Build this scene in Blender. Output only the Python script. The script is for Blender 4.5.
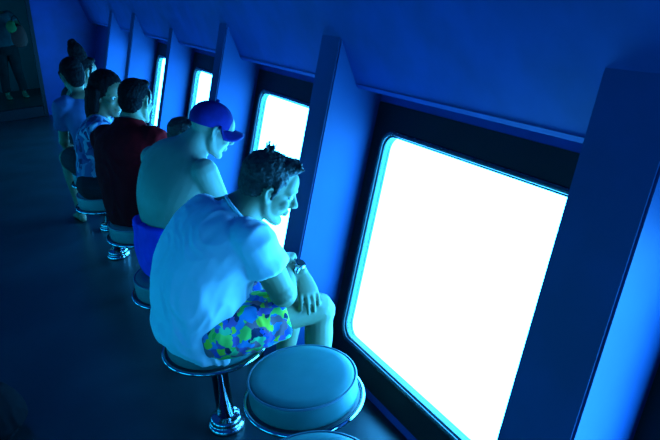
import bpy, bmesh, math, random
from mathutils import Vector, Matrix, noise
random.seed(7)
S = bpy.context.scene
COL = S.collection
for o in list(bpy.data.objects): bpy.data.objects.remove(o)
R = math.radians
FZ = .08                                  # height of the floor

# ------------------------------------------------------------------ camera, world, exposure
cam_d = bpy.data.cameras.new('camera'); cam = bpy.data.objects.new('camera', cam_d); COL.objects.link(cam)
F = 630.0
cam_d.sensor_fit = 'HORIZONTAL'; cam_d.sensor_width = 36.0; cam_d.lens = 36.0*F/660.0
cam_d.clip_start = 0.05; cam_d.clip_end = 60
def cam_basis(vx, vy, roll):
    r = R(roll); v = Vector((vx-330, vy-220))
    up = Vector((-math.sin(r), -math.cos(r)))
    p = math.atan2(v.dot(up), F)
    Y = Vector((v.x, v.y, F)).normalized()
    Z = Vector((up.x*math.cos(p), up.y*math.cos(p), -math.sin(p)))
    X = Y.cross(Z)
    # rows of world-from-image; camera x right, image y down, z forward
    right = Vector((X.x, Y.x, Z.x)); down = Vector((X.y, Y.y, Z.y)); fwd = Vector((X.z, Y.z, Z.z))
    return right, -down, -fwd
cr, cu, cb = cam_basis(-21.0, -5.0, 4.0)
cam.matrix_world = Matrix(((cr.x, cu.x, cb.x, 0), (cr.y, cu.y, cb.y, 0), (cr.z, cu.z, cb.z, 1.7), (0, 0, 0, 1)))
S.camera = cam
S.view_settings.view_transform = 'Standard'; S.view_settings.look = 'None'
S.view_settings.exposure = 0.0; S.view_settings.gamma = 1.0; S.view_settings.use_curve_mapping = False
w = bpy.data.worlds.new('world'); S.world = w; w.use_nodes = True
w.node_tree.nodes['Background'].inputs[0].default_value = (0.0, 0.02, 0.06, 1)
w.node_tree.nodes['Background'].inputs[1].default_value = 0.05
SEA_RIGHT = (1.3, 14.0, 36.0)     # sea seen through the sunny side's windows
SEA_LEFT = (0.03, 2.7, 5.4)      # shaded side of the boat

# ------------------------------------------------------------------ materials
def nt(name):
    m = bpy.data.materials.new(name); m.use_nodes = True
    return m, m.node_tree, m.node_tree.nodes['Principled BSDF']
def noise_col(t, b, c1, c2, scale, detail=4, lo=.35, hi=.65):
    tc = t.nodes.new('ShaderNodeTexCoord'); n = t.nodes.new('ShaderNodeTexNoise'); rp = t.nodes.new('ShaderNodeValToRGB')
    n.inputs['Scale'].default_value = scale; n.inputs['Detail'].default_value = detail
    rp.color_ramp.elements[0].position = lo; rp.color_ramp.elements[1].position = hi
    rp.color_ramp.elements[0].color = (*c1, 1); rp.color_ramp.elements[1].color = (*c2, 1)
    t.links.new(tc.outputs['Object'], n.inputs['Vector']); t.links.new(n.outputs['Fac'], rp.inputs['Fac'])
    t.links.new(rp.outputs['Color'], b.inputs['Base Color'])
    return tc, n
def bump(t, b, scale, strength, dist=.002, detail=3):
    tc = t.nodes.new('ShaderNodeTexCoord'); n = t.nodes.new('ShaderNodeTexNoise'); bp = t.nodes.new('ShaderNodeBump')
    n.inputs['Scale'].default_value = scale; n.inputs['Detail'].default_value = detail
    bp.inputs['Strength'].default_value = strength; bp.inputs['Distance'].default_value = dist
    t.links.new(tc.outputs['Object'], n.inputs['Vector']); t.links.new(n.outputs['Fac'], bp.inputs['Height']); t.links.new(bp.outputs['Normal'], b.inputs['Normal'])
def mat(name, c, rough=.5, metal=0, c2=None, scale=8, bmp=None, spec=.5):
    m, t, b = nt(name)
    b.inputs['Base Color'].default_value = (*c, 1); b.inputs['Roughness'].default_value = rough; b.inputs['Metallic'].default_value = metal
    b.inputs['Specular IOR Level'].default_value = spec
    noise_col(t, b, c, c2 if c2 else tuple(x*1.12 for x in c), scale)
    if bmp: bump(t, b, *bmp)
    return m
M = {}
M['hull'] = mat('hull_blue_paint', (.001, .028, .145), .55, c2=(.001, .036, .19), scale=5, bmp=(9, .25, .004), spec=.25)
M['rib'] = mat('rib_blue_paint', (.001, .034, .115), .55, c2=(.001, .042, .15), scale=4, bmp=(10, .2, .004), spec=.25)
M['floor'] = mat('navy_vinyl_floor', (.003, .014, .016), .30, c2=(.004, .020, .023), scale=3, bmp=(30, .12, .002), spec=.35)
M['ceiling'] = mat('ceiling_paint', (.003, .025, .10), .6)
M['black'] = mat('black_frame_paint', (.006, .009, .011), .45, spec=.15)
M['gasket'] = mat('black_rubber_gasket', (.012, .02, .022), .25, c2=(.02, .04, .045), scale=40)
M['reveal'] = mat('cyan_window_reveal', (.004, .035, .040), .4, c2=(.006, .055, .062), scale=20)
M['chrome'] = mat('chrome', (.34, .38, .40), .13, 1, c2=(.40, .44, .46))
M['post'] = mat('dark_chrome', (.16, .19, .21), .12, 1)
M['vinyl'] = mat('teal_vinyl', (.02, .135, .125), .45, c2=(.03, .155, .145), scale=14, bmp=(180, .15, .001), spec=.4)
M['piping'] = mat('vinyl_piping', (.05, .12, .15), .4)
M['plate'] = mat('dark_plate', (.02, .03, .035), .4)
M['skin'] = mat('tanned_skin', (.165, .150, .080), .5, c2=(.20, .18, .10), scale=9, bmp=(60, .12, .002), spec=.3)
M['skin_fair'] = mat('fair_skin', (.21, .205, .145), .5, c2=(.25, .24, .17), scale=9, bmp=(60, .12, .002), spec=.3)
M['skin_dark'] = mat('deep_tan_skin', (.13, .09, .05), .5, c2=(.17, .12, .065), scale=9, spec=.3)
M['hair'] = mat('dark_hair', (.010, .011, .010), .55, c2=(.018, .018, .016), scale=60, bmp=(150, .8, .004), spec=.25)
M['hair_grey'] = mat('greying_hair', (.012, .012, .011), .6, c2=(.045, .043, .038), scale=55, bmp=(160, .9, .004), spec=.25)
M['hair_black'] = mat('black_hair', (.002, .002, .003), .8, c2=(.005, .005, .005), scale=60, bmp=(150, .6, .004), spec=.06)
M['white'] = mat('white_cotton', (.54, .57, .60), .85, c2=(.61, .64, .67), scale=6, bmp=(220, .12, .001), spec=.1)
M['red'] = mat('dark_red_cotton', (.26, .004, .006), .9, c2=(.32, .005, .008), scale=7, bmp=(200, .12, .001), spec=.05)
M['blue_cloth'] = mat('royal_blue_cloth', (.010, .035, .42), .8, c2=(.014, .05, .52), scale=12, bmp=(150, .15, .001), spec=.15)
M['cap'] = mat('navy_cap_cloth', (.010, .008, .11), .8, c2=(.014, .012, .15), scale=20, bmp=(200, .15, .001), spec=.15)
M['pale_blue'] = mat('pale_blue_cotton', (.035, .065, .14), .85, c2=(.055, .095, .19), scale=9, spec=.1)
M['dark_cloth'] = mat('dark_trouser_cloth', (.010, .013, .016), .9, c2=(.016, .02, .024), scale=10, spec=.1)
M['far_wall'] = mat('teal_grey_wall', (.012, .06, .065), .7)
M['grey_cloth'] = mat('grey_blue_cloth', (.03, .06, .075), .9, c2=(.05, .085, .10), scale=14, spec=.1)
M['eye_white'] = mat('eye_white', (.6, .6, .58), .2); M['eye_dark'] = mat('eye_iris', (.01, .01, .01), .1)
M['bag_dark'] = mat('black_bag_cloth', (.004, .006, .008), .8, spec=.1)
M['bag_red'] = mat('red_bag_cloth', (.75, .02, .02), .8); M['bag_green'] = mat('green_bag_cloth', (.04, .14, .04), .8)
M['watch_face'] = mat('watch_face', (.02, .025, .03), .1)
M['steel'] = mat('watch_steel', (.5, .55, .57), .2, 1)

def floral(name, cols, scale, lim=None):
    m, t, b = nt(name); b.inputs['Roughness'].default_value = .85; b.inputs['Specular IOR Level'].default_value = .1
    tc = t.nodes.new('ShaderNodeTexCoord'); mp = t.nodes.new('ShaderNodeMapping'); n = t.nodes.new('ShaderNodeTexNoise')
    n.inputs['Scale'].default_value = scale*.55; n.inputs['Detail'].default_value = 2
    mix = t.nodes.new('ShaderNodeMixRGB'); mix.blend_type = 'ADD'; mix.inputs[0].default_value = .10
    v = t.nodes.new('ShaderNodeTexVoronoi'); v.inputs['Scale'].default_value = scale
    mp.inputs['Scale'].default_value = (1, 1.5, .75); mp.inputs['Rotation'].default_value = (.4, .5, .2)
    sep = t.nodes.new('ShaderNodeSeparateColor'); rp = t.nodes.new('ShaderNodeValToRGB'); rp.color_ramp.interpolation = 'CONSTANT'
    e = rp.color_ramp.elements
    while len(e) < len(cols): e.new(.5)
    for i, c in enumerate(cols): e[i].position = i/len(cols); e[i].color = (*c, 1)
    L = t.links
    L.new(tc.outputs['Object'], mp.inputs[0]); L.new(tc.outputs['Object'], n.inputs['Vector'])
    L.new(mp.outputs[0], mix.inputs[1]); L.new(n.outputs['Color'], mix.inputs[2]); L.new(mix.outputs[0], v.inputs['Vector'])
    L.new(v.outputs['Color'], sep.inputs[0]); L.new(sep.outputs[0], rp.inputs['Fac']); L.new(rp.outputs['Color'], b.inputs['Base Color'])
    return m
M['shorts'] = floral('tropical_print', [(.06, .50, .06), (.03, .10, .42), (.50, .60, .05), (.10, .55, .22), (.16, .10, .30), (.02, .03, .07), (.04, .22, .45), (.22, .62, .10), (.30, .14, .16)], 34)
M['print_top'] = floral('blue_floral_print', [(.13, .18, .28), (.02, .04, .13), (.06, .10, .20), (.22, .28, .36), (.015, .025, .07), (.05, .08, .18)], 30)

def emit(name, c):
    m = bpy.data.materials.new(name); m.use_nodes = True; t = m.node_tree
    for n in list(t.nodes): t.nodes.remove(n)
    e = t.nodes.new('ShaderNodeEmission'); o = t.nodes.new('ShaderNodeOutputMaterial')
    e.inputs[0].default_value = (*[x/max(c) for x in c], 1); e.inputs[1].default_value = max(c)
    t.links.new(e.outputs[0], o.inputs[0]); return m
M['sea_r'] = emit('bright_sea', SEA_RIGHT); M['sea_l'] = emit('shaded_sea', SEA_LEFT)
def glass():
    m = bpy.data.materials.new('window_glass'); m.use_nodes = True; t = m.node_tree
    for n in list(t.nodes): t.nodes.remove(n)
    tr = t.nodes.new('ShaderNodeBsdfTransparent'); g = t.nodes.new('ShaderNodeBsdfGlossy'); mx = t.nodes.new('ShaderNodeMixShader'); o = t.nodes.new('ShaderNodeOutputMaterial')
    tr.inputs[0].default_value = (.97, 1, 1, 1); g.inputs['Roughness'].default_value = .02; mx.inputs[0].default_value = .04
    t.links.new(tr.outputs[0], mx.inputs[1]); t.links.new(g.outputs[0], mx.inputs[2]); t.links.new(mx.outputs[0], o.inputs[0]); return m
M['glass'] = glass()

# ------------------------------------------------------------------ helpers
def finish(name, bm, m, parent=None, smooth=False, loc=None, normals=True):
    if normals: bmesh.ops.recalc_face_normals(bm, faces=bm.faces)
    me = bpy.data.meshes.new(name); bm.to_mesh(me); bm.free()
    me.materials.append(m)
    if smooth:
        for p in me.polygons: p.use_smooth = True
    o = bpy.data.objects.new(name, me); COL.objects.link(o)
    if parent: o.parent = parent
    if loc: o.location = loc
    return o
def empty(name, loc=(0, 0, 0)):
    o = bpy.data.objects.new(name, None); COL.objects.link(o); o.location = loc; o.empty_display_size = .1; return o
def tag(o, label=None, cat=None, group=None, kind=None):
    if label: o['label'] = label
    if cat: o['category'] = cat
    if group: o['group'] = group
    if kind: o['kind'] = kind
    return o
def prism(bm, poly, y0, y1):       # poly of (x, z), extruded along y
    a = [bm.verts.new((x, y0, z)) for x, z in poly]; b = [bm.verts.new((x, y1, z)) for x, z in poly]
    n = len(poly); bm.faces.new(a); bm.faces.new(b)
    for i in range(n): bm.faces.new((a[i], a[(i+1) % n], b[(i+1) % n], b[i]))
def box(bm, x0, x1, y0, y1, z0, z1): prism(bm, [(x0, z0), (x1, z0), (x1, z1), (x0, z1)], y0, y1)
def bevel(bm, wd, seg=2): bmesh.ops.bevel(bm, geom=[e for e in bm.edges], offset=wd, segments=seg, affect='EDGES', profile=.5)
def crom(P, t):                    # Catmull-Rom on a list of tuples
    n = len(P); i = min(int(t), n-2); f = t-i
    p0, p1, p2, p3 = P[max(i-1, 0)], P[i], P[i+1], P[min(i+2, n-1)]
    return tuple(.5*((2*b)+(c-a)*f+(2*a-5*b+4*c-d)*f*f+(3*b-a-3*c+d)*f**3) for a, b, c, d in zip(p0, p1, p2, p3))
def loft(bm, pts, hu, hv=None, sides=(0, 1, 0), n=16, sub=4, caps='round', sq=1.0):
    """closed tube along pts; hu half-width along the side vector, hv across it"""
    hv = hv or hu; k = len(pts)
    if not isinstance(sides[0], (tuple, list, Vector)): sides = [sides]*k
    rows = [tuple(p)+(a, b)+tuple(s) for p, a, b, s in zip(pts, hu, hv, sides)]
    steps = (k-1)*sub
    R_ = [crom(rows, i/sub) for i in range(steps)]+[rows[-1]]
    C = [Vector(r[:3]) for r in R_]
    rings = []
    for i, r in enumerate(R_):
        t = (C[min(i+1, steps)]-C[max(i-1, 0)]).normalized()
        u = Vector(r[5:8]); u = (u-t*u.dot(t)).normalized(); v = t.cross(u)
        rings.append((C[i], u, v, max(r[3], .0005), max(r[4], .0005), t))
    if caps in ('round', 'start', 'end'):
        def cap(rg, sgn):
            c, u, v, a, b, t = rg; m = min(a, b); out = []
            for q in (30, 60, 82): out.append((c+t*sgn*m*math.sin(R(q)), u, v, a*math.cos(R(q)), b*math.cos(R(q)), t))
            return out
        if caps in ('round', 'start'): rings = cap(rings[0], -1)[::-1]+rings
        if caps in ('round', 'end'): rings = rings+cap(rings[-1], 1)
    L = []
    for c, u, v, a, b, t in rings:
        ring = []
        for j in range(n):
            g = 2*math.pi*j/n; cs, sn = math.cos(g), math.sin(g)
            if sq != 1.0: cs = math.copysign(abs(cs)**sq, cs); sn = math.copysign(abs(sn)**sq, sn)
            ring.append(bm.verts.new(c+u*a*cs+v*b*sn))
        L.append(ring)
    for A, B in zip(L, L[1:]):
        for j in range(n): bm.faces.new((A[j], A[(j+1) % n], B[(j+1) % n], B[j]))
    bm.faces.new(L[0][::-1]); bm.faces.new(L[-1])
def ell(bm, c, r, mtx=None, seg=20):
    m = Matrix.Translation(Vector(c)) @ Matrix.Diagonal((*r, 1))
    if mtx is not None: m = mtx @ m
    bmesh.ops.create_uvsphere(bm, u_segments=seg, v_segments=seg//2+2, radius=1, matrix=m)
def ell_rot(bm, c, r, rot, mtx=None, seg=20):
    m = Matrix.Translation(Vector(c)) @ rot.to_4x4() @ Matrix.Diagonal((*r, 1))
    if mtx is not None: m = mtx @ m
    bmesh.ops.create_uvsphere(bm, u_segments=seg, v_segments=seg//2+2, radius=1, matrix=m)
def torus(bm, c, Rr, r, axis_m=None, n=48, k=10):
    m = Matrix.Translation(Vector(c)) @ (axis_m.to_4x4() if axis_m is not None else Matrix())
    V = [[bm.verts.new(m @ Vector(((Rr+r*math.cos(b))*math.cos(a), (Rr+r*math.cos(b))*math.sin(a), r*math.sin(b)))) for b in [2*math.pi*j/k for j in range(k)]] for a in [2*math.pi*i/n for i in range(n)]]
    for i in range(n):
        for j in range(k): bm.faces.new((V[i][j], V[(i+1) % n][j], V[(i+1) % n][(j+1) % k], V[i][(j+1) % k]))
def lathe(bm, prof, n=48):
    V = []
    for r, z in prof:
        V.append([bm.verts.new((r*math.cos(2*math.pi*i/n), r*math.sin(2*math.pi*i/n), z)) for i in range(n)])
    for A, B in zip(V, V[1:]):
        for i in range(n): bm.faces.new((A[i], A[(i+1) % n], B[(i+1) % n], B[i]))
    bm.faces.new(V[0]); bm.faces.new(V[-1])
def fuse(name, bm, m, parent=None, voxel=.006, smooth=3, fold=None):
    """fuse overlapping closed shapes into one continuous surface"""
    bmesh.ops.recalc_face_normals(bm, faces=bm.faces)
    me = bpy.data.meshes.new('tmp'); bm.to_mesh(me); bm.free()
    o = bpy.data.objects.new('tmp', me); COL.objects.link(o)
    a = o.modifiers.new('r', 'REMESH'); a.mode = 'VOXEL'; a.voxel_size = voxel; a.adaptivity = 0
    b = o.modifiers.new('s', 'SMOOTH'); b.iterations = smooth; b.factor = .5
    dg = bpy.context.evaluated_depsgraph_get(); dg.update()
    res = bpy.data.meshes.new_from_object(o.evaluated_get(dg))
    bpy.data.objects.remove(o); bpy.data.meshes.remove(me)
    res.name = name; res.materials.clear(); res.materials.append(m)
    if fold:
        nr = [v.normal.copy() for v in res.vertices]
        for v, n in zip(res.vertices, nr): v.co = v.co+n*fold(v.co, n)
    for p in res.polygons: p.use_smooth = True
    q = bpy.data.objects.new(name, res); COL.objects.link(q)
    if parent: q.parent = parent
    return q
def folds(amp, sc, stretch=(1, 1, 1), seed=0.0):
    def f(co, n):
        p = Vector((co.x*stretch[0], co.y*stretch[1], co.z*stretch[2]))*sc+Vector((seed, seed*.7, -seed))
        wv = noise.noise(p*.6)*1.6
        a = 1-abs(noise.noise(p+Vector((wv, -wv, wv))))*2.2
        return amp*(a*.7+noise.noise(p*1.9)*.5)
    return f

# ------------------------------------------------------------------ hull and room
B = .30                                   # lean of the window plane (dx per dz)
CX = -.30                                 # centreline of the cabin
def wx(z): return 1.15+B*(z-.5)           # window plane
def fx(z): return .95+B*(z-.65)           # rib front
RIBS = [-3.26, -1.90, -.54, .785, 2.208, 3.545, 4.88, 6.06, 7.22]
TH = .135
THK = {3: .205, 4: .165, 6: .10}
IN = {6: .05}                             # a shallower rib
OUT = Vector((1, 0, -B)).normalized()
ZB, ZT = .112, 1.19                       # black panel bottom, top
LEDGE = (1.25, 1.268); APEX = (1.193, 1.46)
slope = (APEX[0]-LEDGE[0])/(APEX[1]-LEDGE[1])
TOPZ = 2.25; TOPX = APEX[0]+slope*(TOPZ-APEX[1])
YA, YB, YC = -3.4, 9.6, 12.6
def mir(bm): 
    for v in bm.verts: v.co.x = 2*CX-v.co.x
def both(name, build, m, label, kind='structure', smooth=False):
    pass
def hull_bm():
    bm = bmesh.new()
    prism(bm, [(wx(ZT)+.002, ZT), (wx(1.25)+.002, 1.25), (LEDGE[0]+.004, 1.256), LEDGE, APEX, (TOPX, TOPZ), (TOPX+.12, TOPZ+.05), (1.60, 1.35), (1.60, 1.10), (wx(ZT)+.08, ZT-.02)], YA, YC)
    prism(bm, [(wx(0), -.02), (wx(ZB), ZB), (wx(ZB)+.08, ZB), (wx(ZB)+.2, -.02)], YA, YC)
    for a, b in ((8.72, 10.1), (11.5, YC), (YA, RIBS[0])):       # plating where the hull has no window
        prism(bm, [(wx(ZB), ZB), (wx(ZT), ZT), (wx(ZT)+.1, ZT), (wx(ZB)+.1, ZB)], a, b)
    return bm
tag(finish('wall_right', hull_bm(), M['hull']), 'blue painted hull side leaning inward above the bright windows', 'wall', kind='structure')
bm = hull_bm(); mir(bm)
tag(finish('wall_left', bm, M['hull']), 'blue painted hull side along the opposite row of windows', 'wall', kind='structure')
bm = bmesh.new(); box(bm, 2*CX-wx(0)-.05, wx(0)+.05, YA, YC, FZ-.06, FZ)
tag(finish('floor', bm, M['floor']), 'dark navy vinyl floor of the cabin', 'floor', kind='structure')
bm = bmesh.new(); box(bm, 2*CX-TOPX-.1, TOPX+.1, YA, YC, TOPZ, TOPZ+.06)
tag(finish('ceiling', bm, M['ceiling']), 'dark blue cabin ceiling', 'ceiling', kind='structure')
sec = [(wx(0), 0), (wx(1.19), 1.19), (1.25, 1.268), (TOPX, TOPZ)]
full = sec+[(2*CX-x, z) for x, z in sec[::-1]]
bm = bmesh.new(); prism(bm, full, YA-.06, YA)
tag(finish('wall_front', bm, M['hull']), 'blue end wall behind the viewer', 'wall', kind='structure')
bm = bmesh.new(); prism(bm, full, YC, YC+.06)
tag(finish('wall_back', bm, M['far_wall']), 'end wall of the compartment beyond the doorway', 'wall', kind='structure')
# bulkhead with doorway
def dx(z): return .484+.052*z
bm = bmesh.new()
rp = [(dx(0), 0), (wx(0), 0), (wx(1.19), 1.19), (1.25, 1.268), (TOPX, TOPZ), (dx(2.0), TOPZ)]
prism(bm, rp, YB, YB+.06); prism(bm, [(2*CX-x, z) for x, z in rp], YB, YB+.06)
prism(bm, [(dx(2.0), 2.0), (dx(2.0), TOPZ), (2*CX-dx(2.0), TOPZ), (2*CX-dx(2.0), 2.0)], YB, YB+.06)
tag(finish('wall_middle', bm, M['hull']), 'blue bulkhead at the far end pierced by a dark doorway', 'wall', kind='structure')
door = empty('door_1', (.0, YB, FZ)); tag(door, 'dark framed doorway in the far blue bulkhead', 'doorway', kind='structure')
bm = bmesh.new(); prism(bm, [(dx(0)-.05, 0), (dx(0)+.0, 0), (dx(2), 2), (dx(2)-.05, 2)], -.03, .09); bevel(bm, .004)
finish('door_jamb', bm, M['black'], door)
bm = bmesh.new(); prism(bm, [(2*CX-dx(0), 0), (2*CX-dx(0)+.05, 0), (2*CX-dx(2)+.05, 2), (2*CX-dx(2), 2)], -.03, .09); bevel(bm, .004)
finish('door_jamb', bm, M['black'], door)
bm = bmesh.new(); box(bm, 2*CX-dx(0)+.05, dx(0)-.05, -.04, .10, 0, .14); bevel(bm, .006)
finish('sill', bm, M['black'], door)
# ribs
for i, y in enumerate(RIBS):
    for side in (0, 1):
        bm = bmesh.new()
        q = IN.get(i, 0)
        prism(bm, [(fx(0)+q, 0), (APEX[0]+q*.6, APEX[1]-q*1.4), (1.30, 1.44-q*1.4), (1.42, 1.19), (wx(ZT)+.03, ZT-.02), (wx(0)+.03, 0)], y, y+THK.get(i, TH))
        bmesh.ops.bevel(bm, geom=[e for e in bm.edges if abs(e.verts[0].co.y-e.verts[1].co.y) < 1e-6 and max(v.co.x-fx(v.co.z) for v in e.verts) < .01], offset=.006, segments=2, affect='EDGES')
        if side: mir(bm)
        o = finish('trim_%d' % (i+1+side*len(RIBS)), bm, M['rib'])
        tag(o, 'blue triangular hull rib standing between two windows', 'hull rib', 'hull ribs between the windows', 'structure')
# a thin lip under each upper plate
for side in (0, 1):
    bm = bmesh.new(); prism(bm, [(LEDGE[0]-.002, LEDGE[1]-.003), (LEDGE[0]-.005, LEDGE[1]+.006), (LEDGE[0]+.02, LEDGE[1]+.012), (LEDGE[0]+.02, LEDGE[1]-.006)], YA, YB)
    if side: mir(bm)
    tag(finish('trim_%d' % (20+side), bm, M['hull']), 'thin blue lip along the lower edge of the upper plating', 'trim', kind='structure')

# windows
def rr(y0, y1, z0, z1, r, k=7):
    out = []
    for cy, cz, a0 in ((y1-r, z1-r, 0), (y0+r, z1-r, 90), (y0+r, z0+r, 180), (y1-r, z0+r, 270)):
        for j in range(k): a = R(a0+90*j/(k-1)); out.append((cy+r*math.cos(a), cz+r*math.sin(a)))
    return out
def wp(y, z, o=0.0): return Vector((wx(z), y, z))+OUT*o
def strip(bm, A, Bq):
    n = len(A)
    for j in range(n): bm.faces.new((A[j], A[(j+1) % n], Bq[(j+1) % n], Bq[j]))
def window(idx, ya, yb, side, label):
    y0, y1, z0, z1, r = ya+.09, yb-.090, .235, 1.074, .055
    root = empty('window_%d' % idx, (0, (ya+yb)/2, 0)); off = Vector((0, -(ya+yb)/2, 0))
    tag(root, label, 'window', None, 'structure')
    def fin(nm, bm, m, sm=False):
        for v in bm.verts: v.co += off
        if side: mir(bm)
        return finish(nm, bm, m, root, sm)
    def V(bm, loop, o): return [bm.verts.new(wp(y, z, o)) for y, z in loop]
    hole = rr(y0, y1, z0, z1, r); outer = rr(ya, yb, ZB, ZT, .002)
    bm = bmesh.new(); a = V(bm, outer, 0); b = V(bm, hole, 0); c = V(bm, hole, .026); d = V(bm, outer, .026)
    strip(bm, a, b); strip(bm, b, c); strip(bm, c, d); strip(bm, d, a); fin('frame', bm, M['black'])
    bm = bmesh.new(); q = []                        # rounded rubber seal round the opening
    for j in range(9):
        t = 2*math.pi*j/8; g = .012+.010*math.cos(t)
        if j < 8: q.append(V(bm, rr(y0-g, y1+g, z0-g, z1+g, r+g), -.002-.008*math.sin(t)))
    for j in range(8): strip(bm, q[j], q[(j+1) % 8])
    fin('gasket', bm, M['gasket'], True)
    bm = bmesh.new(); i0 = rr(y0+.004, y1-.004, z0+.004, z1-.004, r); a = V(bm, i0, .004); b = V(bm, i0, .036); c = V(bm, hole, .036); d = V(bm, hole, .004)
    strip(bm, a, b); strip(bm, b, c); strip(bm, c, d); strip(bm, d, a); fin('reveal', bm, M['reveal'])
    bm = bmesh.new(); g = rr(y0+.005, y1-.005, z0+.005, z1-.005, r); a = V(bm, g, .008); b = V(bm, g, .024)
    bm.faces.new(a); bm.faces.new(b); strip(bm, a, b); fin('pane', bm, M['glass'])
    return (y0, y1, z0, z1)
ordn = ['nearest', 'second', 'third', 'fourth', 'fifth', 'sixth']
bays = [(RIBS[i]+THK.get(i, TH), RIBS[i+1]) for i in range(len(RIBS)-1)]+[(RIBS[-1]+TH, 8.72), (10.1, 11.5)]  # far end bays: unseen windows added to light the bulkhead and compartment beyond
sea = {0: bmesh.new(), 1: bmesh.new()}
LBL = {3: 'large brightly lit window beside the two empty stools', 4: 'bright window behind the head of the man in white', 5: 'bright window beyond the man in the cap', 6: 'narrow bright strip of window beside the man in red'}
k = 0
for side in (0, 1):
    for i, (a, b) in enumerate(bays):
        k += 1
        lab = LBL.get(i, 'black framed hull window along the row of ribs, farthest ones added for light') if side == 0 else 'black framed window in the opposite hull side, farthest ones added for light'
        y0, y1, z0, z1 = window(k, a, b, side, lab)
        bs = sea[1 if a > 10 else side]; g = .01  # compartment windows on both sides glow with the dimmer sea, added as light
        vs = [wp(y, z, .040) for y, z in ((y0-g, z0-g), (y1+g, z0-g), (y1+g, z1+g), (y0-g, z1+g))]
        if side: vs = [Vector((2*CX-v.x, v.y, v.z)) for v in vs]
        bs.faces.new([bs.verts.new(v) for v in vs])
for side in (0, 1):
    o = finish('sea_water', sea[side], M['sea_l' if side else 'sea_r'], normals=False)
    tag(o, 'glowing sea water outside the windows of the ' + ('opposite hull side' if side else 'right hull side'), 'sea water', kind='stuff')

# ------------------------------------------------------------------ stools
def make_stool():
    root = empty('bar_stool')
    bm = bmesh.new(); lathe(bm, [(.070, 0), (.072, .006), (.071, .016), (.066, .021), (.060, .023), (.060, .030), (.062, .034), (.060, .044), (.052, .049), (.036, .051), (.034, .053)]); finish('base_flange', bm, M['chrome'], root, True)
    bm = bmesh.new(); lathe(bm, [(.032, .045), (.032, .40-FZ), (.05, .415-FZ), (.12, .428-FZ), (.12, .435-FZ)]); o = finish('post', bm, M['post'], root, True)
    bm = bmesh.new(); lathe(bm, [(.10, .432-FZ), (.184, .436-FZ), (.186, .444-FZ), (.176, .452-FZ), (.10, .452-FZ)]); finish('seat_plate', bm, M['plate'], root, True)
    bm = bmesh.new(); torus(bm, (0, 0, .446-FZ), .187, .0085); finish('seat_ring', bm, M['chrome'], root, True)
    bm = bmesh.new(); lathe(bm, [(.10, .450-FZ), (.168, .450-FZ), (.172, .456-FZ), (.173, .47-FZ), (.172, .512-FZ), (.168, .524-FZ), (.158, .531-FZ), (.13, .534-FZ), (.06, .536-FZ), (.01, .536-FZ)]); c = finish('seat_cushion', bm, M['vinyl'], root, True)
    bm = bmesh.new(); torus(bm, (0, 0, .524-FZ), .1695, .0042, k=8); finish('piping', bm, M['piping'], c, True)
    return root
def kids(o): return [c for c in bpy.data.objects if c.parent == o]
def copy_tree(o, parent=None):
    ch = kids(o)
    c = o.copy(); COL.objects.link(c)
    if parent: c.parent = parent
    for q in ch: copy_tree(q, c)
    return c
proto = make_stool()
stools = [(.628, 1.547, 'empty round teal stool with chrome ring beside the nearest window'),
          (.47, 1.14, 'empty round teal stool cut off by the bottom edge of the photo'),
          (.48, 2.0, 'round stool on chrome base under the man in white tee'),
          (.48, 2.54, 'round teal stool under the man in the navy cap'),
          (.50, 3.30, 'round teal stool under the man in the dark red shirt'),
          (.42, 3.95, 'round stool under the woman in the printed top'),
          (.46, 4.50, 'round stool under the person with pale blue top'),
          (.50, 5.12, 'round stool under the person with the topknot')]
for i, (x, y, lab) in enumerate(stools):
    o = proto if i == 0 else copy_tree(proto)
    o.location = (x, y, FZ); tag(o, lab, 'stool', 'round stools along the windows')

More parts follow.
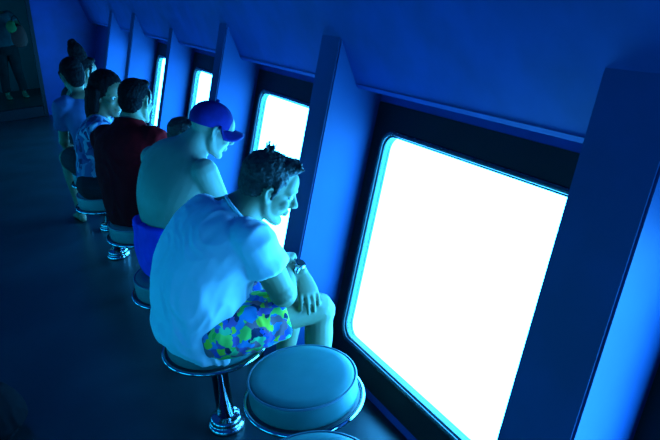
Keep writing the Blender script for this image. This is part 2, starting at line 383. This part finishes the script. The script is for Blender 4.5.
# ------------------------------------------------------------------ people
def head_m(c, yaw, pitch, roll=0, s=1.0):
    return Matrix.Translation(Vector(c)) @ Matrix.Rotation(R(yaw), 4, 'Z') @ Matrix.Rotation(R(pitch), 4, 'Y') @ Matrix.Rotation(R(roll), 4, 'X') @ Matrix.Scale(s, 4)
def tloft(bm, mtx, pts, r, r2=None, side=(0, 1, 0), n=12, sub=3, caps='round'):
    sd = (mtx.to_3x3() @ Vector(side)).normalized(); sc = mtx.to_scale().x
    loft(bm, [tuple(mtx @ Vector(p)) for p in pts], [a*sc for a in r], [a*sc for a in (r2 or r)], tuple(sd), n, sub, caps)
def head(bm, m, fem=False):
    ell(bm, (-.018, 0, .040), (.098, .076, .086), m, 28)
    ell(bm, (.022, 0, -.030), (.066, .061, .082), m, 24)
    ell(bm, (.048, 0, .035), (.045, .058, .055), m)
    w_ = .9 if fem else 1.0
    tloft(bm, m, [(-.004, -.048*w_, -.030), (.012, -.043*w_, -.076), (.054, -.020, -.104), (.066, 0, -.106), (.054, .020, -.104), (.012, .043*w_, -.076), (-.004, .048*w_, -.030)], [.022, .020, .018, .018, .018, .020, .022], side=(0, 0, 1))
    ell(bm, (.030, 0, -.085), (.040, .045, .028), m)
    tloft(bm, m, [(.082, 0, .012), (.094, 0, -.010), (.108, 0, -.032)], [.009, .010, .012])            # nose
    ell(bm, (.096, -.012, -.038), (.012, .008, .008), m, 12); ell(bm, (.096, .012, -.038), (.012, .008, .008), m, 12)
    tloft(bm, m, [(.066, -.046, .018), (.083, -.026, .026), (.086, 0, .022), (.083, .026, .026), (.066, .046, .018)], [.009, .010, .010, .010, .009], side=(0, 0, 1))   # brow
    ell(bm, (.058, -.040, -.030), (.024, .020, .020), m, 14); ell(bm, (.058, .040, -.030), (.024, .020, .020), m, 14)     # cheeks
    ell(bm, (.084, 0, -.062), (.012, .024, .0065), m, 14); ell(bm, (.082, 0, -.074), (.012, .021, .0075), m, 14)        # lips
    for s in (-1, 1):                                                                                                # ears: rim and lobe
        tloft(bm, m, [(.004, s*.068, -.028), (-.004, s*.073, -.034), (-.016, s*.081, -.014), (-.020, s*.086, .010), (-.008, s*.084, .024), (.006, s*.074, .014)], [.005, .007, .006, .0055, .0055, .005], n=8)
        ell(bm, (-.007, s*.074, -.006), (.014, .006, .024), m, 12)
def eyes(root, m, body):
    for s in (-1, 1):
        bm = bmesh.new(); ell(bm, (.0735, s*.030, .001), (.0115, .0125, .0095), m, 14); e = finish('eye', bm, M['eye_white'], body, True)
        bm = bmesh.new(); ell(bm, (.0825, s*.030, .000), (.0035, .0055, .0055), m, 10); finish('iris', bm, M['eye_dark'], e, True)
def hand(bm, wrist, d, nrm, right, curl=50, s=1.0, spread=.16, lens=(.070, .080, .074, .058)):
    d = Vector(d).normalized(); nrm = Vector(nrm); nrm = (nrm-d*nrm.dot(d)).normalized()
    th = d.cross(nrm) if right else nrm.cross(d)       # thumb side
    W = Vector(wrist)
    kn = W+d*.088*s
    loft(bm, [tuple(W-d*.01*s), tuple(W+d*.03*s), tuple(W+d*.065*s), tuple(kn)], [.026*s, .036*s, .041*s, .040*s], [.020*s, .017*s, .015*s, .012*s], tuple(th), 14, 3)
    for i in range(4):
        o = (.031-.0207*i)*s
        base = kn+th*o-d*(.014 if i in (0, 3) else .006)*s
        fd = (d+th*spread*(1.5-i)/1.5*.5).normalized(); L = lens[i]*s; p = base; P = [tuple(base-fd*.02*s), tuple(base)]; ang = 0
        for q, fr in enumerate((.45, .31, .24)):
            ang += R(curl)*(.42, .36, .22)[q]
            dd = fd*math.cos(ang)+nrm*math.sin(ang); p = p+dd*L*fr; P.append(tuple(p))
        loft(bm, P, [.0095*s, .0095*s, .0088*s, .0082*s, .0070*s], None, tuple(th), 10, 3)
    tb = W+d*.022*s+th*.024*s; t1 = tb+(d*.62+th*.70+nrm*.25).normalized()*.042*s; t2 = t1+(d*.85+th*.25+nrm*.40).normalized()*.030*s; t3 = t2+(d*.85+th*.05+nrm*.50).normalized()*.022*s
    loft(bm, [tuple(tb-th*.012*s), tuple(tb), tuple(t1), tuple(t2), tuple(t3)], [.015*s, .016*s, .0125*s, .011*s, .0085*s], None, tuple(nrm), 10, 3)
def lerp(a, b, t): return tuple(x+(y-x)*t for x, y in zip(a, b))
def arm(bm, sh, el, wr, r=(.054, .047, .040, .042, .027), s=1.0):
    loft(bm, [sh, lerp(sh, el, .45), lerp(sh, el, .85), el, lerp(el, wr, .25), lerp(el, wr, .7), wr], [r[0]*s, r[1]*s*1.02, r[2]*s, r[2]*s, r[3]*s, r[4]*s*1.12, r[4]*s], [r[0]*s, r[1]*s, r[2]*s, r[2]*s*.98, r[3]*s, r[4]*s*1.05, r[4]*s*.9], (0, .3, 1), 16, 4)
def leg(bm, hp, kn, an, s=.94):
    loft(bm, [hp, lerp(hp, kn, .35), lerp(hp, kn, .8), kn, lerp(kn, an, .12), lerp(kn, an, .35), lerp(kn, an, .8), an], [x*s for x in (.090, .085, .063, .060, .054, .055, .036, .036)], None, (0, 1, 0), 18, 4)
def foot(bm, an, yaw, s=1.0):
    c, n = math.cos(R(yaw)), math.sin(R(yaw))
    P = [(-.045, .030), (0, .040), (.06, .034), (.12, .022), (.165, .016)]
    loft(bm, [(an[0]+c*a*s, an[1]+n*a*s, FZ+z*s) for a, z in P], [x*s for x in (.026, .034, .040, .044, .032)], [x*s for x in (.026, .036, .030, .019, .013)], (-n, c, 0), 14, 3)
    loft(bm, [(an[0], an[1], FZ+.03*s), tuple(an)], [.034*s, .036*s], None, (0, 1, 0), 12, 2)
def sidev(yaw): return (-math.sin(R(yaw)), math.cos(R(yaw)), 0)
def torso(bm, st, inf=0.0, caps='round', i0=0, i1=None, sq=.9):
    st = st[i0:i1]
    loft(bm, [a[0] for a in st], [a[1]+inf for a in st], [a[2]+inf for a in st], [sidev(a[3]) for a in st], 28, 5, caps, sq)
def shift(L, v): return [(tuple(Vector(a[0])+Vector(v)),)+tuple(a[1:]) for a in L]
def hair_short(m, root, mt, amp=.004, tuft=False, long_back=.0, name='hair'):
    bm = bmesh.new()
    ell(bm, (-.025, 0, .046), (.098, .0795, .085), m, 32)
    ell(bm, (-.056, 0, .002), (.062, .071, .066+long_back), m, 24)
    ell(bm, (-.066, 0, -.034-long_back), (.034, .052, .038), m, 20)
    ell(bm, (.034, 0, .100), (.045, .056, .026), m, 20)
    for s in (-1, 1): tloft(bm, m, [(.014, s*.070, .045), (.012, s*.073, .010), (.008, s*.070, -.016)], [.016, .010, .006], n=8)
    if tuft:
        for j in range(26):
            a = random.uniform(-1, 1); b = random.uniform(-.4, 1)
            p = Vector((.052+.018*b, a*.045, .108-.012*b)); q = p+Vector((.010+random.uniform(0, .010), a*.008, .010+random.uniform(-.004, .012)))
            tloft(bm, m, [tuple(p), tuple(q)], [.007, .003], n=6, sub=2)
        for j in range(9):
            p = Vector((-.050+random.uniform(-.012, .012), random.uniform(-.02, .02), .125)); q = p+Vector((random.uniform(-.018, .012), random.uniform(-.012, .012), .026+random.uniform(0, .012)))
            tloft(bm, m, [tuple(p), tuple(q)], [.007, .002], n=6, sub=2)
    return fuse(name, bm, mt, root, .004, 1, lambda co, n: amp*noise.noise(co*95)+amp*.6*noise.noise(co*210))

def person(loc, label, group=None):
    r = empty('person', (loc[0], loc[1], 0)); return tag(r, label, 'person', group)

# ---- man in the white tee shirt (nearest)
P0 = Vector((.48, 2.0, 0))
man = person(P0, 'seated man in white tee shirt and bright tropical shorts leaning toward the window')
def L0(x, y, z): return (x-P0.x, y-P0.y, z)
st = [(L0(.475, 2.00, .550), .165, .130, 12), (L0(.462, 2.00, .635), .174, .148, 14), (L0(.462, 1.995, .715), .172, .145, 18), (L0(.495, 1.985, .80), .176, .134, 22),
      (L0(.545, 1.97, .865), .182, .118, 24), (L0(.592, 1.96, .912), .165, .090, 25), (L0(.632, 1.955, .950), .088, .068, 24), (L0(.678, 1.945, .983), .060, .062, 20), (L0(.725, 1.93, 1.02), .056, .060, 12)]
shR, shL = L0(.612, 1.805, .893), L0(.525, 2.105, .905)
elR, wrR = L0(.682, 1.775, .695), L0(.775, 1.965, .715)
elL, wrL = L0(.665, 1.995, .790), L0(.796, 1.880, .702)
hpR, knR, anR = L0(.50, 1.885, .600), L0(.838, 1.835, .563), L0(.795, 1.835, .175)
hpL, knL, anL = L0(.47, 2.09, .600), L0(.835, 2.055, .560), L0(.745, 2.05, .175)
hm = head_m(L0(.732, 1.925, 1.024), -22, 27, 0, .96)
bm = bmesh.new(); torso(bm, st); head(bm, hm)
arm(bm, shR, elR, wrR, (.058, .053, .047, .044, .029)); arm(bm, shL, elL, wrL, (.056, .050, .043, .043, .028))
hand(bm, wrR, (.35, .85, -.15), (.2, .1, -1), True, 45); hand(bm, wrL, (-.08, -.76, -.50), (-.15, .35, -1), False, 40)
leg(bm, hpR, knR, anR); leg(bm, hpL, knL, anL); foot(bm, anR, 4); foot(bm, anL, 0)
body = fuse('body', bm, M['skin'], man, .0045, 3)
eyes(man, hm, body)
hair_short(hm, man, M['hair_grey'], .004, True)
bm = bmesh.new(); s2 = [(L0(.405, 2.00, .482), .180, .126, 12), (L0(.424, 2.00, .530), .190, .154, 12), (L0(.452, 2.00, .60), .190, .160, 13)]+[(a[0], a[1]+.014, a[2]+.014, a[3]) for a in st[2:6]]+[(L0(.612, 1.957, .930), .108, .080, 24), (L0(.628, 1.954, .944), .086, .076, 24)]
torso(bm, s2, 0, 'flat')
for sh, el in ((shR, elR), (shL, elL)): loft(bm, [lerp(sh, (.08, -.02, .88), .35), sh, lerp(sh, el, .25), lerp(sh, el, .50)], [.078, .074, .072, .076], [.073, .070, .070, .074], (0, 1, 0), 20, 4, 'start')
shirt = fuse('tee_shirt', bm, M['white'], man, .006, 4, (lambda f: lambda co, n: f(co, n)*(1 if co.z > .80 else 1+min(1, (.80-co.z)*6)*.9))(folds(.0045, 9, (1.4, 1.4, .9), 3.1)))
bm = bmesh.new(); torus(bm, (0, 0, 0), .081, .006, None, 36, 8)
q = Vector((.05, -.01, .035)).to_track_quat('Z', 'Y').to_matrix().to_4x4()
bmesh.ops.transform(bm, matrix=Matrix.Translation(Vector(L0(.630, 1.954, .944))) @ q, verts=bm.verts); finish('collar', bm, M['white'], shirt, True)
bm = bmesh.new(); torso(bm, [(L0(.492, 2.0, .478), .166, .160, 8), (L0(.488, 2.0, .53), .172, .158, 8), (L0(.472, 2.0, .60), .176, .158, 10), (L0(.462, 2.0, .66), .174, .150, 14)], 0, 'flat')
for hp, kn in ((hpR, knR), (hpL, knL)): loft(bm, [lerp(hp, kn, -.10)[:2]+(.565,), lerp(hp, kn, .15)[:2]+(.570,), lerp(hp, kn, .38)[:2]+(.575,), lerp(hp, kn, .60)[:2]+(.578,)], [.108, .112, .104, .096], [.098, .104, .098, .090], (0, 1, 0), 20, 4, 'start')
fuse('tropical_shorts', bm, M['shorts'], man, .006, 3, folds(.006, 11, (1, 1, 1), 9.0))
wm = Matrix.Translation(Vector(lerp(wrL, elL, .07))) @ (Vector(wrL)-Vector(elL)).to_track_quat('Z', 'Y').to_matrix().to_4x4()
bm = bmesh.new(); torus(bm, (0, 0, 0), .0305, .005, None, 30, 8)
for v in bm.verts: v.co.z *= 1.9
bmesh.ops.transform(bm, matrix=wm, verts=bm.verts); wt = finish('wristwatch', bm, M['steel'], man, True)
bm = bmesh.new(); up = Vector((.35, -.45, .8)); ax = (Vector(wrL)-Vector(elL)).normalized(); up = (up-ax*up.dot(ax)).normalized()
bmesh.ops.create_cone(bm, cap_ends=True, segments=28, radius1=.021, radius2=.019, depth=.010, matrix=Matrix.Translation(Vector(lerp(wrL, elL, .07))+up*.033) @ up.to_track_quat('Z', 'Y').to_matrix().to_4x4()); finish('watch_case', bm, M['steel'], wt)
bm = bmesh.new()
bmesh.ops.create_cone(bm, cap_ends=True, segments=28, radius1=.016, radius2=.016, depth=.003, matrix=Matrix.Translation(Vector(lerp(wrL, elL, .07))+up*.0385) @ up.to_track_quat('Z', 'Y').to_matrix().to_4x4()); finish('watch_face', bm, M['watch_face'], wt)

# ---- bare-chested man in a cap
P0 = Vector((.48, 2.54, 0))
man2 = person(P0, 'seated bare-chested man in navy cap and blue shorts')
st = [(L0(0.523, 2.58, .560), .160, .125, 10), (L0(0.518, 2.58, .640), .168, .132, 14), (L0(0.523, 2.575, .730), .158, .122, 20), (L0(0.533, 2.565, .84), .178, .125, 26),
      (L0(0.568, 2.555, .940), .190, .112, 30), (L0(.600, 2.55, 1.01), .165, .085, 32), (L0(.645, 2.55, 1.055), .082, .064, 32), (L0(.690, 2.545, 1.095), .056, .060, 30), (L0(.725, 2.535, 1.14), .052, .056, 26)]
shR, shL = L0(.640, 2.400, .985), L0(.505, 2.70, 1.00)
elR, wrR = L0(.705, 2.37, .745), L0(.845, 2.47, .66)
elL, wrL = L0(.69, 2.70, .76), L0(.84, 2.60, .66)
hpR, knR, anR = L0(.52, 2.47, .600), L0(.87, 2.43, .565), L0(.80, 2.43, .175)
hpL, knL, anL = L0(.50, 2.68, .600), L0(.86, 2.66, .565), L0(.78, 2.66, .175)
hm = head_m(L0(.733, 2.525, 1.118), -6, 27, 0, .90)
bm = bmesh.new(); torso(bm, st); head(bm, hm); arm(bm, shR, elR, wrR); arm(bm, shL, elL, wrL)
hand(bm, wrR, (.6, .6, -.3), (0, .2, -1), True, 45); hand(bm, wrL, (.6, -.6, -.2), (0, .1, -1), False, 45)
leg(bm, hpR, knR, anR); leg(bm, hpL, knL, anL); foot(bm, anR, 4); foot(bm, anL, 0)
body = fuse('body', bm, M['skin_fair'], man2, .006, 4); eyes(man2, hm, body)
bm = bmesh.new()
torso(bm, [(L0(.505, 2.58, .548), .174, .142, 8), (L0(.500, 2.58, .62), .182, .148, 10), (L0(.498, 2.58, .715), .168, .134, 16), (L0(.500, 2.58, .755), .165, .130, 18)], 0, 'flat')
for hp, kn in ((hpR, knR), (hpL, knL)): loft(bm, [lerp(hp, kn, -.12), lerp(hp, kn, .15), lerp(hp, kn, .40), lerp(hp, kn, .62)], [.098, .104, .096, .090], [.094, .096, .088, .082], (0, 1, 0), 20, 4, 'start')
fuse('blue_shorts', bm, M['blue_cloth'], man2, .007, 3, folds(.006, 10, (1, 1, 1), 5.0))
bm = bmesh.new(); ell(bm, (-.019, 0, .040), (.104, .083, .088), hm, 32); 
capo = fuse('cap', bm, M['cap'], man2, .005, 2)
for v in capo.data.vertices:                     # open the underside of the crown: hem follows the brow line
    l = hm.inverted() @ v.co
    zc = .016+.10*(l.x+.02)
    if l.z < zc: l.z = zc+(l.z-zc)*.10; v.co = hm @ l
bm = bmesh.new(); G = {}
for lay in (0, 1):
    for i in range(9):
        for j in range(17):
            a = R(-80+160*j/16); rr_ = .076+i/8*(.064*max(0, math.cos(a))**.55)
            x = -.010+rr_*math.cos(a)*1.12; y = rr_*math.sin(a)*1.02
            G[lay, i, j] = bm.verts.new(hm @ Vector((x, y, .036-.10*max(0, x-.06)-4.2*y*y*(x > .02)-.007*lay)))
for i in range(8):
    for j in range(16):
        bm.faces.new([G[0, i, j], G[0, i+1, j], G[0, i+1, j+1], G[0, i, j+1]]); bm.faces.new([G[1, i, j], G[1, i, j+1], G[1, i+1, j+1], G[1, i+1, j]])
for j in range(16):
    bm.faces.new([G[0, 8, j], G[1, 8, j], G[1, 8, j+1], G[0, 8, j+1]]); bm.faces.new([G[0, 0, j], G[0, 0, j+1], G[1, 0, j+1], G[1, 0, j]])
finish('brim', bm, M['cap'], capo, True)
bm = bmesh.new(); ell(bm, (-.020, 0, .133), (.010, .010, .006), hm, 12); finish('button', bm, M['cap'], capo, True)

# ---- man in dark red shirt
P0 = Vector((.50, 3.30, 0))
man3 = person(P0, 'seated man in dark red shirt seen from behind')
Y3 = 38
def LR(x, y, z): return (x+.008-P0.x, y-P0.y, .55+(z-.55)*.945 if z > .62 else z)
st = [(LR(.50, 3.31, .550), .160, .125, Y3), (LR(.492, 3.30, .650), .166, .136, Y3), (LR(.487, 3.30, .75), .166, .132, Y3), (LR(.492, 3.31, .86), .176, .128, Y3),
      (LR(.505, 3.335, .945), .182, .112, Y3), (LR(.522, 3.355, 1.01), .150, .085, Y3), (LR(.540, 3.37, 1.055), .080, .062, Y3), (LR(.555, 3.38, 1.095), .056, .057, Y3), (LR(.58, 3.39, 1.14), .052, .055, Y3)]
shR, shL = LR(.622, 3.215, .970), LR(.410, 3.485, .970)
elR, wrR = LR(.73, 3.36, .76), LR(.78, 3.55, .66)
elL, wrL = LR(.50, 3.60, .74), LR(.66, 3.60, .66)
hpR, knR, anR = LR(.56, 3.25, .600), LR(.83, 3.40, .565), LR(.76, 3.37, .175)
hpL, knL, anL = LR(.46, 3.39, .600), LR(.70, 3.58, .565), LR(.62, 3.53, .175)
elR = LR(.69, 3.25, .74); wrR = LR(.77, 3.40, .66)
hm = head_m(LR(.595, 3.395, 1.165), 40, 12, 0, .92)
bm = bmesh.new(); torso(bm, st); head(bm, hm); arm(bm, shR, elR, wrR); arm(bm, shL, elL, wrL)
hand(bm, wrR, (.1, .9, -.3), (0, .2, -1), True, 40); hand(bm, wrL, (.7, .3, -.3), (0, .2, -1), False, 40)
leg(bm, hpR, knR, anR); leg(bm, hpL, knL, anL); foot(bm, anR, 60); foot(bm, anL, 62)
body = fuse('body', bm, M['skin'], man3, .007, 4); eyes(man3, hm, body)
hair_short(hm, man3, M['hair_black'], .003)
bm = bmesh.new(); s2 = [(LR(.50, 3.31, .545), .180, .142, Y3)]+[(a[0], a[1]+.014, a[2]+.014, a[3]) for a in st[1:6]]+[(LR(.532, 3.365, 1.052), .095, .072, Y3), (LR(.54, 3.372, 1.075), .076, .064, Y3)]
torso(bm, s2, 0, 'flat')
for sh, el in ((shR, elR), (shL, elL)): loft(bm, [lerp(sh, (.02, .05, .95), .35), sh, lerp(sh, el, .30), lerp(sh, el, .62)], [.080, .076, .074, .078], [.075, .074, .074, .076], (0, 1, 0), 20, 4, 'start')
fuse('red_shirt', bm, M['red'], man3, .007, 4, folds(.006, 8, (1.3, 1.3, .8), 1.7))
bm = bmesh.new()
for hp, kn in ((hpR, knR), (hpL, knL)): loft(bm, [lerp(hp, kn, -.15), lerp(hp, kn, .15), lerp(hp, kn, .40), lerp(hp, kn, .66)], [.098, .104, .096, .090], [.094, .096, .088, .082], (0, 1, 0), 20, 4, 'start')
fuse('dark_shorts', bm, M['dark_cloth'], man3, .008, 3)

# ---- child between the two men, at the window
P0 = Vector((.675, 3.00, 0)); KZ = .085
kid = person(P0, 'dark-haired child by the window just behind the man in the cap')
st = [((0, 0, .50+KZ), .11, .08, 0), ((0, 0, .60+KZ), .10, .075, 0), ((.01, 0, .70+KZ), .11, .08, 0), ((.02, 0, .775+KZ), .10, .06, 0), ((.025, 0, .81+KZ), .05, .045, 0), ((.035, 0, .87+KZ), .036, .038, 0)]
hm = head_m((.05, 0, .915+KZ), -25, 15, 0, .70)
bm = bmesh.new(); torso(bm, st); head(bm, hm)
arm(bm, (.02, -.12, .765+KZ), (.05, -.16, .60+KZ), (.13, -.11, .52+KZ), s=.65); arm(bm, (.02, .12, .765+KZ), (.05, .16, .60+KZ), (.13, .11, .52+KZ), s=.65)
hand(bm, (.13, -.11, .52+KZ), (.8, .3, -.4), (0, .3, -1), True, 40, .62); hand(bm, (.13, .11, .52+KZ), (.8, -.3, -.4), (0, -.3, -1), False, 40, .62)
for s in (-1, 1): leg(bm, (0, s*.05, .50+KZ), (.01, s*.055, .27), (0, s*.055, .14), .62); foot(bm, (0, s*.055, .14), 0, .62)
body = fuse('body', bm, M['skin'], kid, .006, 3); eyes(kid, hm, body); hair_short(hm, kid, M['hair'], .003)
bm = bmesh.new(); torso(bm, [(a[0], a[1]+.012, a[2]+.012, a[3]) for a in st[:4]]+[((.022, 0, .80+KZ), .07, .055, 0)], 0, 'flat')
for s in (-1, 1): loft(bm, [(.02, s*.08, .765+KZ), (.02, s*.12, .765+KZ), (.04, s*.145, .67+KZ)], [.05, .048, .046], None, (1, 0, 0), 14, 3, 'start')
fuse('pale_top', bm, M['pale_blue'], kid, .008, 3)
bm = bmesh.new(); torso(bm, [((0, 0, .47+KZ), .118, .09, 0), ((0, 0, .55+KZ), .116, .088, 0)], 0, 'flat')
for s in (-1, 1): loft(bm, [(0, s*.052, .52+KZ), (0, s*.055, .40+KZ), (.005, s*.057, .32+KZ)], [.062, .060, .058], None, (0, 1, 0), 14, 3, 'flat')
fuse('dark_shorts', bm, M['dark_cloth'], kid, .008, 2)

# ---- seated women and friends further along
def seated(P, yaw, label, head_yaw, head_pitch, lean=.10, skin='skin_dark', top='print_top', bottom='dark_cloth', s=.94, w=.88, voxel=.008, hroll=0, sleeves=True, dz=0.0):
    """generic seated figure; local +x turned by yaw"""
    r = person(P, label); T = Matrix.Rotation(R(yaw), 3, 'Z')
    def g(x, y, z): v = T @ Vector((x, y, 0)); return (v.x, v.y, z)
    st = [(g(0, 0, .560), .165*w, .120*w, yaw), (g(-.005, 0, .645), .165*w, .122*w, yaw), (g(.0, 0, .745), .140*w, .110*w, yaw), (g(lean*.35, 0, .85), .160*w, .115*w, yaw),
          (g(lean*.7, 0, .935+dz), .175*w, .10*w, yaw), (g(lean, 0, .995+dz), .145*w, .075*w, yaw), (g(lean+.02, 0, 1.03+dz), .066*w, .055*w, yaw), (g(lean+.04, 0, 1.06+dz), .048, .050, yaw), (g(lean+.06, 0, 1.10+dz), .046, .048, yaw)]
    sh = [g(lean*.95, q*.175*w, .965+dz) for q in (-1, 1)]; el = [g(lean+.10, q*.205*w, .735) for q in (-1, 1)]; wr = [g(lean+.28, q*.10, .66) for q in (-1, 1)]
    hp = [g(.02, q*.085, .60) for q in (-1, 1)]; kn = [g(.37, q*.10, .565) for q in (-1, 1)]; an = [g(.31, q*.10, .175) for q in (-1, 1)]
    hc = g(lean+.075, 0, 1.135+dz); hm = head_m(hc, head_yaw, head_pitch, hroll, s)
    bm = bmesh.new(); torso(bm, st); head(bm, hm, True)
    for i in (0, 1):
        arm(bm, sh[i], el[i], wr[i], s=.86); hand(bm, wr[i], g(.8, (.3, -.3)[i], -.35), (0, 0, -1), i == 0, 40, .9)
        leg(bm, hp[i], kn[i], an[i], .92); foot(bm, an[i], yaw, .92)
    body = fuse('body', bm, M[skin], r, voxel, 3); eyes(r, hm, body)
    bm = bmesh.new(); torso(bm, [(st[0][0][:2]+(.545,), st[0][1]+.012, st[0][2]+.014, yaw)]+[(a[0], a[1]+.012, a[2]+.012, a[3]) for a in st[1:5]]+[(g(lean, 0, .99+dz), .12*w, .075*w, yaw), (g(lean+.01, 0, 1.012+dz), .085*w, .062*w, yaw)], 0, 'flat')
    if sleeves:
        for i in (0, 1): loft(bm, [lerp(sh[i], g(lean, 0, .96), .35), sh[i], lerp(sh[i], el[i], .3), lerp(sh[i], el[i], .6)], [.070, .068, .062, .064], None, (0, 1, 0), 16, 3, 'start')
    fuse('top', bm, M[top], r, voxel, 3, folds(.005, 10, (1, 1, .8), P[1]))
    bm = bmesh.new()
    for i in (0, 1): loft(bm, [lerp(hp[i], kn[i], -.15), lerp(hp[i], kn[i], .2), lerp(hp[i], kn[i], .6)], [.096, .098, .084], None, (0, 1, 0), 16, 3, 'start')
    fuse('shorts', bm, M[bottom], r, voxel, 2)
    return r, hm, g
def hair_long(hm, r, mt, side=1, length=.34):
    bm = bmesh.new()
    ell(bm, (-.028, 0, .048), (.106, .088, .090), hm, 28); ell(bm, (-.060, 0, -.01), (.062, .084, .085), hm, 24)
    for j in range(16):
        a = R(70+220*j/15); x0 = -.03+.085*math.cos(a)*.9; y0 = .088*math.sin(a)
        drop = length*(.75+.25*random.random())
        tloft(bm, hm, [(x0, y0, .03), (x0-.012, y0*1.10, -.08), (x0-.02+.02*side, y0*1.12+.01*side, -.08-drop*.45), (x0-.01, y0*1.05+.02*side, -.08-drop)], [.022, .024, .020, .008], n=8)
    return fuse('hair', bm, mt, r, .006, 1, lambda co, n: .004*noise.noise(Vector((co.x*90, co.y*90, co.z*22))))
wom, hm, g = seated((.40, 3.93, 0), -15, 'seated woman with long dark hair and printed top turning her face to the right', -60, 12, .07, 'skin_dark', 'print_top', s=1.0, dz=-.02)
hair_long(hm, wom, M['hair_black'])
wb, hm, g = seated((.450, 4.50, 0), 98, 'seated person in pale blue top with bowed dark round head', 100, 25, .05, 'skin_dark', 'pale_blue', s=.95, w=.68, dz=.015)
hair_short(hm, wb, M['hair_black'], .003, long_back=.028)
wa, hm, g = seated((.48, 5.12, 0), 20, 'person with tall dark topknot at the far end of the row', 20, 14, .02, 'skin_dark', 'dark_cloth', s=.95, dz=-.03)
hr = hair_short(hm, wa, M['hair_black'], .003, long_back=.012)
bm = bmesh.new()
tloft(bm, hm, [(-.045, 0, .100), (-.060, .012, .145), (-.078, .020, .185), (-.090, .026, .215)], [.066, .064, .056, .036], n=16)
ell(bm, (-.092, .025, .200), (.036, .034, .028), hm, 14)
fuse('topknot', bm, M['hair_black'], hr, .006, 2, lambda co, n: .004*noise.noise(co*80))

# ---- person standing beyond the doorway
P0 = Vector((.18, 11.7, 0))
far = person(P0, 'person in dark trousers standing in the far doorway')
st = [((0, 0, .90), .165, .115, -70), ((0, 0, .98), .165, .115, -70), ((0, 0, 1.08), .145, .105, -70), ((0, 0, 1.22), .165, .115, -70), ((0, 0, 1.34), .18, .10, -70), ((0, 0, 1.41), .14, .075, -70), ((0, 0, 1.45), .065, .055, -70), ((0, 0, 1.53), .05, .05, -70)]
hm = head_m((.01, -.03, 1.60), -70, 5)
bm = bmesh.new(); torso(bm, st); head(bm, hm)
arm(bm, (-.17, -.05, 1.37), (-.24, -.05, 1.10), (-.20, -.16, .90), s=.9); arm(bm, (.17, .06, 1.37), (.27, .0, 1.20), (.20, -.20, 1.16), s=.9)
hand(bm, (-.20, -.16, .90), (.1, -.5, -.8), (1, 0, 0), True, 40); hand(bm, (.20, -.20, 1.16), (-.3, -.8, -.2), (0, 0, -1), False, 60)
for q, kx, ax in ((-1, -.11, -.13), (1, .10, .12)): leg(bm, (q*.085, 0, .88), (kx, -.02, .49), (ax, 0, .16)); foot(bm, (ax, 0, .16), -80)
body = fuse('body', bm, M['skin_dark'], far, .009, 3); eyes(far, hm, body); hair_short(hm, far, M['hair_black'], .002)
bm = bmesh.new(); torso(bm, [(a[0], a[1]+.014, a[2]+.014, a[3]) for a in st[:6]], 0, 'flat')
for q in ((-.17, -.05, 1.37, -.21, -.05, 1.2), (.17, .06, 1.37, .23, .02, 1.27)): loft(bm, [(q[0]*.6, q[1]*.6, q[2]), q[:3], q[3:]], [.07, .07, .07], None, (0, 1, 0), 14, 3, 'start')
fuse('top', bm, M['grey_cloth'], far, .009, 3)
bm = bmesh.new(); torso(bm, [((0, 0, .77), .10, .10, -70), ((0, 0, .82), .165, .13, -70), ((0, 0, .88), .178, .13, -70), ((0, 0, .99), .172, .125, -70)], 0, 'flat')
for q, kx, ax in ((-1, -.11, -.13), (1, .10, .12)): loft(bm, [(q*.085, 0, .90), (q*.095, -.01, .70), (kx, -.02, .49), (ax, 0, .30), (ax, 0, .19)], [.105, .092, .075, .068, .066], None, (0, 1, 0), 16, 3, 'flat')
fuse('trousers', bm, M['dark_cloth'], far, .009, 3)
bag = empty('shoulder_bag', (.41, 11.38, 1.10)); tag(bag, 'small red and green bag held by the person in the doorway', 'bag')
bm = bmesh.new(); loft(bm, [(0, 0, -.17), (0, 0, -.12), (0, 0, .0), (0, 0, .10)], [.09, .115, .11, .08], [.04, .055, .05, .03], (1, 0, 0), 20, 4); finish('pouch', bm, M['bag_red'], bag, True)
bm = bmesh.new(); loft(bm, [(-.07, -.02, .06), (-.08, -.02, .12), (-.06, -.02, .17)], [.07, .075, .05], [.04, .045, .03], (1, 0, 0), 16, 3); finish('flap', bm, M['bag_green'], bag, True)
bm = bmesh.new(); loft(bm, [(-.07, 0, .08), (-.04, .02, .24), (.02, .02, .25), (.07, 0, .08)], [.012]*4, [.005]*4, (0, 1, 0), 8, 5); finish('strap', bm, M['bag_dark'], bag, True)

# ---- dark bag on the floor at the left edge
bm = bmesh.new(); loft(bm, [(0, 0, .012), (0, 0, .05), (.01, 0, .13), (.02, 0, .19), (.02, 0, .215)], [.10, .135, .13, .08, .03], [.09, .115, .11, .07, .03], (1, 0, 0), 24, 4)
fuse_o = fuse('bag', bm, M['bag_dark'], None, .006, 2, folds(.006, 12, (1, 1, .6), 2.0)); fuse_o.location = (-.345, 2.45, FZ+.002)
tag(fuse_o, 'dark rounded bag on the floor at the left edge', 'bag')

for p in [o for o in bpy.data.objects if o.parent is None and o.get('category') == 'person']:      # put each root on the floor
    p.location.z = FZ
    for c in kids(p): c.location.z = -FZ
